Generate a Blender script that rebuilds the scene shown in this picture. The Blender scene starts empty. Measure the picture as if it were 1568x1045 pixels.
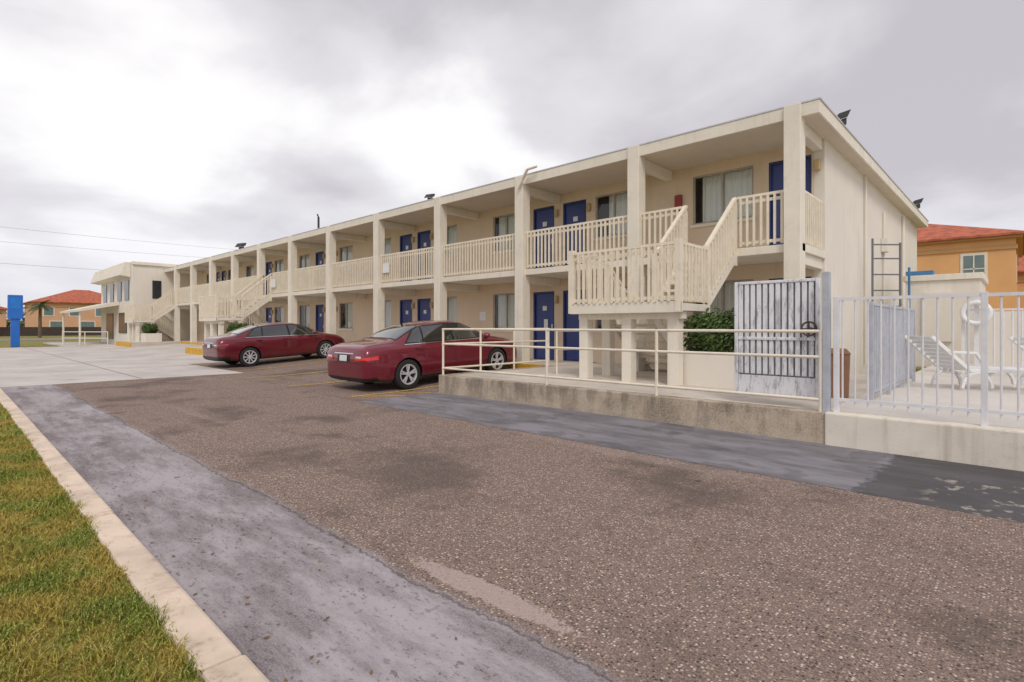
import bpy, bmesh, math, random
import numpy as np
from mathutils import Vector, Matrix
random.seed(7); rng=np.random.default_rng(7)
S=bpy.context.scene
C=S.collection
# ------------------------------------------------------------ helpers
class NT:
    def __init__(s,nt): s.nt=nt; s.n=nt.nodes; s.l=nt.links
    def new(s,t): return s.n.new(t)
    def setin(s,sock,v):
        if hasattr(v,'is_output'): s.l.new(v,sock)
        elif v is not None:
            if isinstance(v,(tuple,list)) and len(v)==3 and sock.type=='RGBA': v=(*v,1)
            sock.default_value=v
    def m(s,op,a,b=None,c=None,clamp=False):
        x=s.new('ShaderNodeMath'); x.operation=op; x.use_clamp=clamp
        s.setin(x.inputs[0],a)
        if b is not None: s.setin(x.inputs[1],b)
        if c is not None: s.setin(x.inputs[2],c)
        return x.outputs[0]
    def noise(s,vec,scale,detail=3,rough=.5,dist=0):
        x=s.new('ShaderNodeTexNoise'); s.l.new(vec,x.inputs['Vector'])
        x.inputs['Scale'].default_value=scale; x.inputs['Detail'].default_value=detail
        x.inputs['Roughness'].default_value=rough; x.inputs['Distortion'].default_value=dist
        return x.outputs['Fac']
    def vor(s,vec,scale,feature='F1',out='Distance'):
        x=s.new('ShaderNodeTexVoronoi'); x.feature=feature; s.l.new(vec,x.inputs['Vector'])
        x.inputs['Scale'].default_value=scale
        return x.outputs[out]
    def rng(s,v,a,b,c=0.,d=1.,smooth=True):
        x=s.new('ShaderNodeMapRange'); s.setin(x.inputs[0],v)
        if smooth: x.interpolation_type='SMOOTHSTEP'
        for i,k in enumerate((a,b,c,d)): x.inputs[i+1].default_value=k
        return x.outputs[0]
    def mix(s,f,a,b,mode='MIX'):
        x=s.new('ShaderNodeMix'); x.data_type='RGBA'; x.blend_type=mode
        s.setin(x.inputs[0],f); s.setin(x.inputs[6],a); s.setin(x.inputs[7],b)
        return x.outputs[2]
    def pos(s):
        g=s.new('ShaderNodeNewGeometry'); return g.outputs['Position']
    def obj(s):
        g=s.new('ShaderNodeTexCoord'); return g.outputs['Object']
    def xyz(s,v):
        g=s.new('ShaderNodeSeparateXYZ'); s.l.new(v,g.inputs[0]); return g.outputs
    def scl(s,v,sc):
        x=s.new('ShaderNodeVectorMath'); x.operation='MULTIPLY'; s.l.new(v,x.inputs[0]); x.inputs[1].default_value=sc
        return x.outputs[0]
    def bump(s,h,strength,dist=.01):
        b=s.new('ShaderNodeBump'); b.inputs['Strength'].default_value=strength; b.inputs['Distance'].default_value=dist
        s.l.new(h,b.inputs['Height']); return b.outputs[0]
def newmat(name):
    m=bpy.data.materials.new(name); m.use_nodes=True
    nt=NT(m.node_tree); p=m.node_tree.nodes['Principled BSDF']
    return m,nt,p
def M(name,col,rough=.7,var=.12,scale=3.,bump=0.,bscale=60.,metal=0.,coat=0.,dirt=0.,spec=.5,streak=0.):
    m,nt,p=newmat(name)
    P=nt.pos()
    n=nt.noise(P,scale,5,.6)
    dark=tuple(c*(1-var) for c in col); lite=tuple(min(1,c*(1+var)) for c in col)
    c=nt.mix(nt.rng(n,.3,.7),dark,lite)
    if dirt>0:
        d=nt.rng(nt.noise(P,scale*2.7,6,.7),.52,.75)
        c=nt.mix(nt.m('MULTIPLY',d,dirt),c,(col[0]*.45,col[1]*.38,col[2]*.3))
    if streak>0:
        d=nt.rng(nt.noise(nt.scl(P,(3.5,3.5,.22)),2.2,5,.65),.5,.78)
        c=nt.mix(nt.m('MULTIPLY',d,streak),c,(col[0]*.55,col[1]*.5,col[2]*.43))
    nt.l.new(c,p.inputs['Base Color'])
    p.inputs['Roughness'].default_value=rough; p.inputs['Metallic'].default_value=metal
    p.inputs['Coat Weight'].default_value=coat; p.inputs['Coat Roughness'].default_value=.04
    p.inputs['Specular IOR Level'].default_value=spec
    if bump>0: nt.l.new(nt.bump(nt.noise(P,bscale,4,.6),bump),p.inputs['Normal'])
    return m
def link(o,parent=None):
    C.objects.link(o)
    if parent: o.parent=parent
    return o
def empty(name,loc=(0,0,0),rot=(0,0,0)):
    e=bpy.data.objects.new(name,None); e.location=loc; e.rotation_euler=rot; e.empty_display_size=.2
    C.objects.link(e); return e
class B:
    def __init__(s): s.v=[]; s.f=[]
    def add(s,vs,fs):
        o=len(s.v); s.v+= [tuple(v) for v in vs]; s.f+=[tuple(i+o for i in f) for f in fs]
    def box(s,x0,x1,y0,y1,z0,z1):
        if x0>x1:x0,x1=x1,x0
        if y0>y1:y0,y1=y1,y0
        s.add([(x0,y0,z0),(x1,y0,z0),(x1,y1,z0),(x0,y1,z0),(x0,y0,z1),(x1,y0,z1),(x1,y1,z1),(x0,y1,z1)],
          [(0,3,2,1),(4,5,6,7),(0,1,5,4),(1,2,6,5),(2,3,7,6),(3,0,4,7)])
    def beam(s,p0,p1,w,h):
        p0=Vector(p0);p1=Vector(p1); d=(p1-p0).normalized()
        up=Vector((0,0,1))
        if abs(d.z)>.99: up=Vector((0,1,0))
        r=d.cross(up).normalized(); u=r.cross(d).normalized()
        vs=[]
        for p in (p0,p1):
            for a,b in ((-1,-1),(1,-1),(1,1),(-1,1)): vs.append(p+r*a*w/2+u*b*h/2)
        s.add(vs,[(0,1,2,3),(7,6,5,4),(0,4,5,1),(1,5,6,2),(2,6,7,3),(3,7,4,0)])
    def tube(s,p0,p1,r,n=10,r1=None):
        p0=Vector(p0);p1=Vector(p1); d=(p1-p0).normalized(); r1=r if r1 is None else r1
        up=Vector((0,0,1)) if abs(d.z)<.95 else Vector((1,0,0))
        a=d.cross(up).normalized(); b=a.cross(d).normalized(); vs=[]
        for p,rr in ((p0,r),(p1,r1)):
            for i in range(n):
                t=2*math.pi*i/n; vs.append(p+a*rr*math.cos(t)+b*rr*math.sin(t))
        fs=[(i,(i+1)%n,n+(i+1)%n,n+i) for i in range(n)]+[tuple(range(n-1,-1,-1)),tuple(range(n,2*n))]
        s.add(vs,fs)
    def prism(s,poly,axis,a0,a1):
        n=len(poly); vs=[]
        for a in (a0,a1):
            for p,q in poly:
                vs.append({'x':(a,p,q),'y':(p,a,q),'z':(p,q,a)}[axis])
        s.add(vs,[tuple(range(n)),tuple(range(2*n-1,n-1,-1))]+[(i,n+i,n+(i+1)%n,(i+1)%n) for i in range(n)])
    def obj(s,name,mat,parent=None,bevel=0,smooth=False):
        me=bpy.data.meshes.new(name); me.from_pydata(s.v,[],s.f); me.update()
        bm=bmesh.new(); bm.from_mesh(me); bmesh.ops.recalc_face_normals(bm,faces=bm.faces); bm.to_mesh(me); bm.free()
        o=bpy.data.objects.new(name,me); me.materials.append(mat); link(o,parent)
        if bevel: 
            b=o.modifiers.new('b','BEVEL'); b.width=bevel; b.segments=2; b.limit_method='ANGLE'
        if smooth:
            for p in me.polygons: p.use_smooth=True
            try: me.set_sharp_from_angle(angle=math.radians(40))
            except Exception: pass
        return o
# ------------------------------------------------------------ materials
wallc=M('stucco_cream',(.74,.61,.46),.9,.05,.5,.25,90,dirt=.12,streak=.18)
endw=M('stucco_white',(.78,.73,.65),.9,.04,.5,.25,90,dirt=.08,streak=.25)
trim=M('trim_paint',(.80,.745,.64),.65,.05,1.5,.1,40,dirt=.18,streak=.28)
railm=M('railing_paint',(.80,.725,.59),.6,.06,4,.08,40,dirt=.3)
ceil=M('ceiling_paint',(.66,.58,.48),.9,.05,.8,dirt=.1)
blue=M('door_blue',(.035,.06,.23),.4,.08,2,0,spec=.5)
blued=M('frame_blue',(.025,.042,.17),.5,.08,2)
white=M('white_plastic',(.80,.80,.80),.45,.03,3)
whitep=M('white_metal_paint',(.74,.74,.76),.45,.06,6,dirt=.2)
greyp=M('grey_blue_paint',(.46,.48,.53),.5,.1,6,dirt=.3)
dark=M('dark_metal',(.03,.03,.033),.5,.1,5)
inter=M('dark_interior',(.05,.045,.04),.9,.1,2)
def mk_curt():
    m,nt,p=newmat('curtain_fabric'); p.inputs['Base Color'].default_value=(.92,.93,.88,1); p.inputs['Roughness'].default_value=.9
    return m
curt=mk_curt()
conc=M('concrete',(.60,.54,.47),.9,.10,.9,.3,70,dirt=.4)
concd=M('driveway_concrete',(.56,.515,.48),.9,.12,.6,.3,60,dirt=.4)
yel=M('yellow_kerb_paint',(.66,.38,.04),.8,.2,9,.3,60,dirt=.6)
def mk_line():
    m,nt,p=newmat('worn_yellow_line'); P=nt.pos()
    n=nt.noise(P,16,6,.75)
    c=nt.mix(nt.rng(n,.47,.62),(.66,.40,.07),(.27,.20,.14))
    nt.l.new(c,p.inputs['Base Color']); p.inputs['Roughness'].default_value=.9; return m
linem=mk_line()
alum=M('aluminium',(.6,.6,.6),.35,.05,5,metal=.6)
terra=M('terracotta_roof',(.44,.12,.06),.8,.3,2.5,.6,9)
orange=M('orange_stucco',(.78,.43,.19),.9,.05,.7,.2,60)
peach=M('peach_stucco',(.68,.40,.24),.9,.05,.7)
otrim=M('tan_trim',(.56,.32,.14),.8,.05,1)
brown=M('brown_plastic',(.30,.15,.09),.5,.1,5)
sky_blue=M('sign_blue',(.01,.15,.60),.35,.05,2,coat=.3)
trunkm=M('palm_trunk',(.16,.11,.07),.9,.3,8,.5,30)
poolw=M('painted_concrete',(.76,.70,.60),.85,.08,1.2,.3,50,dirt=.5,streak=.6)
def mk_wall():
    m,nt,p=newmat('aggregate_concrete'); P=nt.pos()
    n=nt.noise(P,1.6,6,.7); v=nt.noise(P,70,3,.7); z=nt.xyz(P)[2]
    c=nt.mix(nt.rng(n,.35,.68),(.27,.21,.155),(.55,.46,.35))
    c=nt.mix(nt.rng(v,.4,.62),c,nt.mix(.5,c,(.66,.56,.45)))
    st=nt.m('MULTIPLY',nt.rng(nt.noise(nt.scl(P,(2.5,2.5,.5)),2.,5,.7),.46,.64),nt.rng(z,.34,.0,1.,.35))
    c=nt.mix(nt.m('MULTIPLY',st,.6),c,(.15,.125,.10))
    nt.l.new(c,p.inputs['Base Color']); p.inputs['Roughness'].default_value=.95
    nt.l.new(nt.bump(v,.6,.01),p.inputs['Normal']); return m
aggr=mk_wall()
def mk_glass():
    m,nt,p=newmat('window_glass'); 
    t=nt.new('ShaderNodeBsdfTransparent'); t.inputs[0].default_value=(.98,.99,.98,1)
    g=nt.new('ShaderNodeBsdfGlossy'); g.inputs['Roughness'].default_value=.02
    f=nt.new('ShaderNodeFresnel'); f.inputs[0].default_value=1.5
    mx=nt.new('ShaderNodeMixShader'); nt.l.new(nt.m('ADD',f.outputs[0],.03),mx.inputs[0]); nt.l.new(t.outputs[0],mx.inputs[1]); nt.l.new(g.outputs[0],mx.inputs[2])
    out=[n for n in nt.n if n.type=='OUTPUT_MATERIAL'][0]; nt.l.new(mx.outputs[0],out.inputs[0]); return m
glass=mk_glass()
def mk_asphalt():
    m,nt,p=newmat('worn_asphalt'); P=nt.pos(); X,Y,Z=nt.xyz(P)
    big=nt.noise(P,.55,5,.62); mid=nt.noise(P,2.6,6,.7); 
    fine=nt.noise(P,95,3,.7); med=nt.noise(P,30,4,.7)
    peb=nt.vor(P,58); pc=nt.xyz(nt.vor(P,58,'F1','Color'))[0]
    peb2=nt.vor(P,120); pc2=nt.xyz(nt.vor(P,120,'F1','Color'))[1]
    lane=nt.noise(nt.scl(P,(.14,1.1,1)),1.2,5,.6)
    a=nt.mix(nt.rng(fine,.34,.64),(.135,.098,.084),(.345,.255,.212))
    a=nt.mix(nt.rng(med,.40,.62,.0,.5),a,(.145,.105,.09))
    st1=nt.m('MULTIPLY',nt.rng(peb,.46,.30),nt.rng(pc,.56,.62))
    st2=nt.m('MULTIPLY',nt.rng(peb2,.46,.28),nt.rng(pc2,.55,.62))
    hole=nt.m('MULTIPLY',nt.rng(peb,.46,.30),nt.rng(pc,.25,.20))
    a=nt.mix(nt.m('MULTIPLY',st2,.65),a,(.50,.39,.32))
    a=nt.mix(nt.m('MULTIPLY',st1,.85),a,nt.mix(nt.rng(pc,.6,1.),(.46,.31,.22),(.74,.64,.54)))
    a=nt.mix(nt.m('MULTIPLY',hole,.75),a,(.05,.04,.036))
    a=nt.mix(nt.m('MULTIPLY',nt.rng(big,.49,.64),.60),a,(.095,.072,.066))
    a=nt.mix(nt.m('MULTIPLY',nt.rng(lane,.56,.72),.35),a,(.44,.35,.31))
    a=nt.mix(nt.m('MULTIPLY',nt.rng(lane,.44,.30),.40),a,(.10,.078,.07))
    a=nt.mix(nt.m('MULTIPLY',nt.rng(mid,.56,.74),.28),a,(.44,.36,.32))
    a=nt.mix(nt.m('MULTIPLY',nt.rng(mid,.42,.30),.40),a,(.09,.07,.065))
    ps=nt.scl(P,(.5,1.6,1))
    mm=nt.noise(ps,1.5,7,.72)
    s=nt.mix(nt.rng(mm,.38,.62),(.175,.150,.158),(.42,.385,.41))
    s=nt.mix(nt.rng(lane,.5,.62,.0,.35),s,(.40,.36,.34))
    s=nt.mix(nt.rng(fine,.35,.7,.0,.45),s,(.44,.40,.40))
    s=nt.mix(nt.m('MULTIPLY',st2,.35),s,(.52,.46,.42))
    pit=nt.rng(nt.noise(nt.scl(P,(1,1.7,1)),21,4,.65),.57,.63)
    pit=nt.m('MULTIPLY',pit,nt.rng(mid,.42,.58,.30,1.))
    s=nt.mix(nt.m('MULTIPLY',pit,.62),s,(.105,.082,.078))
    t=nt.mix(nt.rng(mm,.36,.64),(.14,.132,.14),(.26,.25,.27))
    t=nt.mix(nt.rng(fine,.4,.7,.0,.4),t,(.32,.30,.31))
    wob=nt.m('MULTIPLY',nt.m('SUBTRACT',nt.noise(P,.9,5,.7),.5),.26)
    wob2=nt.m('MULTIPLY',nt.m('SUBTRACT',nt.noise(P,14,5,.75),.5),.12)
    w=nt.m('ADD',wob,wob2)
    yy=nt.m('ADD',Y,w)
    mask_s=nt.rng(yy,1.88,1.76)
    y2=nt.m('ADD',Y,nt.m('MULTIPLY',w,.6))
    mask_t=nt.m('MULTIPLY',nt.rng(y2,5.27,5.31),nt.rng(nt.m('ADD',X,w),-9.0,-8.9))
    mb=nt.m('MULTIPLY',nt.rng(nt.m('ADD',X,nt.m('MULTIPLY',w,4.)),-1.05,-.95),mask_t)
    c=nt.mix(mask_s,a,s); c=nt.mix(mask_t,c,t)
    c=nt.mix(nt.m('MULTIPLY',mb,.7),c,(.065,.058,.058))
    dk=nt.m('MULTIPLY',nt.rng(nt.noise(P,1.2,4,.6),.56,.60),mask_t)
    c=nt.mix(nt.m('MULTIPLY',dk,.35),c,(.08,.075,.078))
    sp=nt.m('MULTIPLY',nt.rng(nt.noise(P,6,4,.6),.56,.62),nt.m('MULTIPLY',nt.rng(X,-.7,-.4),nt.rng(Y,6.6,6.3)))
    c=nt.mix(nt.m('MULTIPLY',nt.m('MULTIPLY',sp,mask_t),.6),c,(.5,.45,.38))
    ex=nt.m('DIVIDE',nt.m('ADD',X,2.05),.60); ey=nt.m('DIVIDE',nt.m('SUBTRACT',nt.m('ADD',Y,nt.m('MULTIPLY',w,.5)),1.97),.085)
    rr=nt.m('ADD',nt.m('MULTIPLY',ex,ex),nt.m('MULTIPLY',ey,ey))
    ms=nt.rng(nt.m('ADD',rr,nt.m('MULTIPLY',nt.m('SUBTRACT',med,.5),2.6)),1.1,.7)
    c=nt.mix(nt.m('MULTIPLY',ms,.75),c,nt.mix(fine,(.32,.24,.22),(.62,.50,.46)))
    cr=nt.rng(nt.m('ABSOLUTE',nt.m('SUBTRACT',yy,1.80)),.016,.003)
    c=nt.mix(nt.m('MULTIPLY',cr,.55),c,(.05,.04,.04))
    cr2=nt.m('MULTIPLY',nt.rng(nt.m('ABSOLUTE',nt.m('SUBTRACT',y2,5.29)),.02,.004),nt.rng(X,-9,-8.9))
    c=nt.mix(nt.m('MULTIPLY',cr2,.6),c,(.04,.04,.04))
    oil=nt.rng(nt.noise(P,1.3,3,.5),.66,.74)
    c=nt.mix(nt.m('MULTIPLY',oil,.45),c,(.06,.05,.05))
    spot=nt.m('MULTIPLY',nt.rng(nt.vor(P,1.6),.07,.04),nt.rng(nt.noise(P,3.1,2,.5),.5,.55))
    c=nt.mix(nt.m('MULTIPLY',spot,.6),c,(.045,.04,.04))
    nt.l.new(c,p.inputs['Base Color']); p.inputs['Roughness'].default_value=.93; p.inputs['Specular IOR Level'].default_value=.2
    sm=nt.m('MAXIMUM',mask_s,mask_t)
    h=nt.m('ADD',nt.m('MULTIPLY',fine,.6),nt.m('MULTIPLY',nt.m('ADD',st1,nt.m('MULTIPLY',st2,.5)),.8))
    h=nt.m('SUBTRACT',h,hole)
    h=nt.m('MULTIPLY',h,nt.m('SUBTRACT',1.,nt.m('MULTIPLY',sm,.7)))
    h=nt.m('SUBTRACT',h,nt.m('MULTIPLY',pit,nt.m('MULTIPLY',mask_s,.8)))
    nt.l.new(nt.bump(h,.6,.006),p.inputs['Normal'])
    return m
asph=mk_asphalt()
def mk_grass(name,b=1.):
    m,nt,p=newmat(name); P=nt.pos()
    n=nt.noise(P,1.8,5,.65); f=nt.noise(P,45,4,.7)
    c=nt.mix(nt.rng(n,.40,.58),(.10*b,.165*b,.02*b),(.38*b,.26*b,.06*b))
    c=nt.mix(nt.rng(f,.35,.65,0,.6),c,(.27*b,.31*b,.04*b))
    c=nt.mix(nt.rng(nt.noise(P,110,2,.5),.54,.62,0,.8),c,(.58*b,.46*b,.20*b))
    nt.l.new(c,p.inputs['Base Color']); p.inputs['Roughness'].default_value=.8; p.inputs['Specular IOR Level'].default_value=.2
    nt.l.new(nt.bump(f,.5,.02),p.inputs['Normal']); return m
grassm=mk_grass('grass_blades',1.15); grassg=mk_grass('grass_ground',.75)
def mk_leaf(name,a,b):
    m,nt,p=newmat(name); P=nt.pos()
    c=nt.mix(nt.rng(nt.noise(P,14,3,.6),.35,.65),a,b)
    c=nt.mix(nt.rng(nt.noise(P,60,2,.5),.62,.70,0,.7),c,(.30,.22,.05))
    nt.l.new(c,p.inputs['Base Color']); p.inputs['Roughness'].default_value=.5; return m
leafm=mk_leaf('leaves',(.025,.06,.014),(.12,.19,.04))
palmm=mk_leaf('palm_leaves',(.03,.06,.025),(.09,.13,.045))
kerbm=M('kerb_concrete',(.70,.57,.45),.9,.14,3,.4,90,dirt=.7)
def mk_gate():
    m,nt,p=newmat('weathered_gate'); P=nt.pos()
    n=nt.noise(nt.scl(P,(6,6,1.2)),3,6,.75)
    c=nt.mix(nt.rng(n,.34,.54),(.42,.42,.46),(.80,.80,.83))
    c=nt.mix(nt.rng(nt.noise(P,14,5,.7),.60,.72),c,(.26,.22,.19))
    nt.l.new(c,p.inputs['Base Color']); p.inputs['Roughness'].default_value=.6; return m
gatem=mk_gate()

# ------------------------------------------------------------ ground
def sheet(name,pts,mat):
    me=bpy.data.meshes.new(name); me.from_pydata(pts,[],[tuple(range(len(pts)))]); me.update(); me.materials.append(mat)
    return link(bpy.data.objects.new(name,me))
R=1500
sheet('ground',[(R*math.cos(a),R*math.sin(a),-.03) for a in [i*math.pi/24 for i in range(48)]],grassg)
SL=.24/3.95
def gz(y): return max(0,(y-7.0))*SL if y<10.95 else .24
def grid(name,x0,x1,ys,mat,off=0.):
    b=B(); vs=[];fs=[]
    for y in ys: vs+=[(x0,y,gz(y)+off),(x1,y,gz(y)+off)]
    for i in range(len(ys)-1): fs.append((2*i,2*i+1,2*i+3,2*i+2))
    b.add(vs,fs); return b.obj(name,mat)
grid('parking_lot',-47.9,25,[.84,3,7.0,10.96],asph)
b=B()
for (x0,x1,ys) in [(-48,-16.9,[.842,6.2]),(-48,-22.4,[6.2,7.0,10.95])]:
    vs=[];fs=[]
    for y in ys: vs+=[(x0,y,gz(y)+.004),(x1,y,gz(y)+.004)]
    for i in range(len(ys)-1): fs.append((2*i,2*i+1,2*i+3,2*i+2))
    b.add(vs,fs)
b.obj('concrete_driveway',concd)
b=B(); b.box(-58.5,-48.005,5.6,9.09,-.02,.06); b.obj('entry_pavement',concd)
b=B()
for x in (-21.5,-26,-30.5,-35,-40,-45): b.add([(x,.85,.008),(x+.03,.85,.008),(x+.03,6.9,.008),(x,6.9,.008)],[(0,1,2,3)])
b.add([(-47.9,3.6,.009),(-17,3.6,.009),(-17,3.63,.009),(-47.9,3.63,.009)],[(0,1,2,3)])
b.obj('driveway_joint',M('joint',(.22,.2,.18),.9))
b=B()
def gline(x0,y0,x1,y1,w=.1):
    d=Vector((x1-x0,y1-y0,0)).normalized(); r=Vector((-d.y,d.x,0))*w/2
    k=6; prev=None
    for i in range(k+1):
        t=i/k; x=x0+(x1-x0)*t; y=y0+(y1-y0)*t
        a=(x+r.x,y+r.y,gz(y+r.y)+.006); c=(x-r.x,y-r.y,gz(y-r.y)+.006)
        if prev: b.add([prev[0],a,c,prev[1]],[(0,1,2,3)])
        prev=(a,c)
for x in (-12.4,-15.15,-17.9,-21.6): gline(x,5.5,x,10.8)
gline(-9.65,5.55,-9.65,10.8); gline(-9.58,5.7,-8.95,6.35); gline(-9.58,6.4,-8.95,7.0)
b.obj('parking_line_markings',linem)
b=B(); x=-47.9
while x<12:
    L=2.4; b.box(x+.006,x+L-.006,.675+random.uniform(-.006,.006),.84+random.uniform(-.006,.006),-.02,.075+random.uniform(-.005,.005)); x+=L
b.obj('kerb',kerbm,bevel=.018)
b=B(); b.box(-70,25,-12,.668,-.02,.045); b.obj('lawn',grassg)
def blades(name,regions):
    V=[];F=[]; o=0
    for (x0,x1,y0,y1,n,h,w) in regions:
        px=rng.uniform(x0,x1,n); py=rng.uniform(y0,y1,n); a=rng.uniform(0,2*np.pi,n)
        cl=.75+.45*np.sin(px*7+np.sin(py*9)*2)*np.sin(py*8+np.cos(px*5)*2)
        hh=h*rng.uniform(.5,1.3,n)*cl; lx=rng.normal(0,.55,n)*hh; ly=rng.normal(0,.55,n)*hh
        dx=np.cos(a)*w/2; dy=np.sin(a)*w/2; z=.045
        v=np.empty((n,5,3))
        v[:,0]=np.stack([px-dx,py-dy,np.full(n,z)],1); v[:,1]=np.stack([px+dx,py+dy,np.full(n,z)],1)
        v[:,2]=np.stack([px+dx*.8+lx*.4,py+dy*.8+ly*.4,z+hh*.6],1); v[:,3]=np.stack([px-dx*.8+lx*.4,py-dy*.8+ly*.4,z+hh*.6],1)
        v[:,4]=np.stack([px+lx,py+ly,z+hh*.95],1)
        V.append(v.reshape(-1,3))
        i=np.arange(n)*5+o
        F+= np.stack([i,i+1,i+2,i+3],1).tolist()+np.stack([i+3,i+2,i+4],1).tolist(); o+=n*5
    V=np.concatenate(V)
    me=bpy.data.meshes.new(name); me.from_pydata(V.tolist(),[],F); me.update(); me.materials.append(grassm)
    return link(bpy.data.objects.new(name,me))
blades('grass',[(-4.5,-1.2,-.5,.675,34000,.045,.006),(-9,-4.5,-.5,.675,26000,.045,.008),(-22,-9,-1.5,.675,26000,.05,.012),(-4.5,0,-2,-.5,12000,.04,.006),(-12,-1.2,.655,.70,2600,.05,.006)])
# leaf litter and small stones on the pavement
V=[];F=[]
for i in range(520):
    x=random.uniform(-14,2); y=.86+abs(random.gauss(0,.28)) if random.random()<.6 else random.uniform(1.,7.0)
    a=random.uniform(0,6.28); l=random.uniform(.006,.018); c=Vector((x,y,gz(y)+.006)); u=Vector((math.cos(a),math.sin(a),random.uniform(-.2,.4)))*l; v=Vector((-math.sin(a),math.cos(a),random.uniform(-.1,.3)))*l*.5
    o=len(V); V+=[c-u,c+v,c+u,c-v]; F.append((o,o+1,o+2,o+3))
me=bpy.data.meshes.new('leaf_litter'); me.from_pydata([tuple(v) for v in V],[],F); me.update(); me.materials.append(M('dry_leaves',(.22,.13,.06),.9,.5,12)); link(bpy.data.objects.new('leaf_litter',me))

# ------------------------------------------------------------ motel
motel=empty('motel_building')
XR=-3.0; XL=-45.4; YC=11.2; YW=12.75; ZF=.37; Z2=2.98; ZR=5.57
cols=[-3.13]+[-6.53-3.61*k for k in range(0,11)]
wallB=B(); 
doors=[];wins=[]
wins.append((-5.9,-4.45)); doors.append((-4.12,-3.25))
for k in range(0,5):
    s=-7.22*k
    doors+=[(-11.15+s,-10.3+s),(-9.97+s,-9.12+s)]
    wins+=[(-8.8+s,-7.6+s),(-12.95+s,-11.75+s)]
doors=[d for d in doors if d[0]>-44.8]; wins=[w for w in wins if w[0]>-44.8]
ops=sorted([(a,c,'d') for a,c in doors]+[(a,c,'w') for a,c in wins])
for zf,zt in ((ZF,2.82),(Z2,5.36)):
    x=XL
    for a,c,t in ops:
        wallB.box(x,a,YW,YW+.16,zf,zt)
        top=zf+2.1 if t=='d' else zf+2.12
        wallB.box(a,c,YW,YW+.16,top,zt)
        if t=='w': wallB.box(a,c,YW,YW+.16,zf,zf+.92)
        x=c
    wallB.box(x,XR-.2,YW,YW+.16,zf,zt)
wallB.obj('front_walls',wallc,motel)
b=B(); b.box(XL,XR-.2,YW+.75,YW+.8,0,5.34); b.box(XL,XR-.21,YW+.16,YW+.75,2.80,3.0); b.obj('dark_room_backing',inter,motel)  # near-black backing behind the windows; the rooms' darkness is painted into its colour
b=B(); b.box(XR-.2,XR,YW-.002,26.6,0,5.352); b.box(XL,XR-.2,26.4,26.6,0,5.35); b.obj('end_wall',endw,motel)
bd=B();bf=B();bp=B();bg=B();bc=B();bw=B();bl=B();bk=B()
for zf in (ZF,Z2):
    for a,c in doors:
        bd.box(a+.05,c-.05,YW+.07,YW+.11,zf+.02,zf+2.04)
        bf.box(a,a+.05,YW+.02,YW+.13,zf,zf+2.1); bf.box(c-.05,c,YW+.02,YW+.13,zf,zf+2.1); bf.box(a+.05,c-.05,YW+.02,YW+.13,zf+2.04,zf+2.1)
        m=(a+c)/2
        bp.box(m-.08,m+.08,YW+.055,YW+.069,zf+1.52,zf+1.66)
        bk.box(c-.14,c-.09,YW+.03,YW+.07,zf+.95,zf+1.1)
        bl.box(c+.06,c+.18,YW-.10,YW,zf+1.72,zf+1.95)
        if random.random()<.25: bp.box(m-.03,m+.12,YW+.055,YW+.069,zf+.9,zf+1.25)
    for a,c in wins:
        z0=zf+.92; z1=zf+2.12
        for q in ((a,a+.045,z0,z1),(c-.045,c,z0,z1),(a+.045,c-.045,z0,z0+.045),(a+.045,c-.045,z1-.045,z1),((a+c)/2-.02,(a+c)/2+.02,z0+.045,z1-.045)):
            bw.box(q[0],q[1],YW+.03,YW+.08,q[2],q[3])
        bg.add([(a+.04,YW+.06,z0+.04),(c-.04,YW+.06,z0+.04),(c-.04,YW+.06,z1-.04),(a+.04,YW+.06,z1-.04)],[(0,1,2,3)])
        op=random.choice([.05,.08,.12,.3]) 
        if a==-5.9: op=.12
        x0=a+.03+(c-a)*op; n=60; vs=[];fs=[]
        for i in range(n+1):
            x=x0+(c-.02-x0)*i/n; y=YW+.115+.03*math.sin(i*1.05+.5*math.sin(i*.3))+random.uniform(-.004,.004)
            vs+=[(x,y,z0-.05),(x,y,z1+.02)]
            if i<n: fs.append((2*i,2*i+2,2*i+3,2*i+1))
        bc.add(vs,fs)
bd.obj('doors',blue,motel,.004); bf.obj('door_frames',blued,motel); bp.obj('door_number_plates',white,motel); bk.obj('door_handles',alum,motel,.004)
bg.obj('window_glass',glass,motel); bc.obj('curtains',curt,motel,smooth=True); bw.obj('window_frames',M('bronze_frame',(.42,.38,.33),.5),motel)
bl.obj('wall_lamps',M('amber_lamp_glass',(.5,.38,.2),.4),motel,.02)
b=B()
for zf in (ZF,Z2):
    for a,c in wins: b.box(a-.05,c+.05,YW-.05,YW-.002,zf+.85,zf+.92)
b.obj('window_sills',trim,motel)
b=B()
for x in cols: b.box(x-.15,x+.15,10.97,11.29,.0,ZR+.012)
b.obj('columns',trim,motel,.015)
b=B(); b.box(XL,XR+.02,11.09,YW-.004,2.82,Z2); b.obj('balcony_slab',trim,motel,.01)
b=B()
for x in cols:
    b.box(x-.09,x+.09,11.29,YW-.003,2.60,2.818); b.box(x-.09,x+.09,11.29,YW-.003,5.12,5.348)
b.obj('cross_beams',trim,motel,.008)
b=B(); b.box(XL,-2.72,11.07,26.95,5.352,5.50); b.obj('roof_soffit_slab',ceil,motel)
b=B(); b.box(XL,-2.68,11.03,11.068,5.33,ZR); b.box(-2.718,-2.68,11.07,26.95,5.33,ZR); b.box(XL,-2.72,11.072,26.95,5.502,5.56)
b.obj('roof_fascia',trim,motel,.006)
b=B(); b.box(XL,-2.66,11.02,11.10,ZR+.002,ZR+.03); b.box(-2.74,-2.66,11.102,26.97,ZR+.002,ZR+.03); b.obj('roof_drip_edge',alum,motel)
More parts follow.
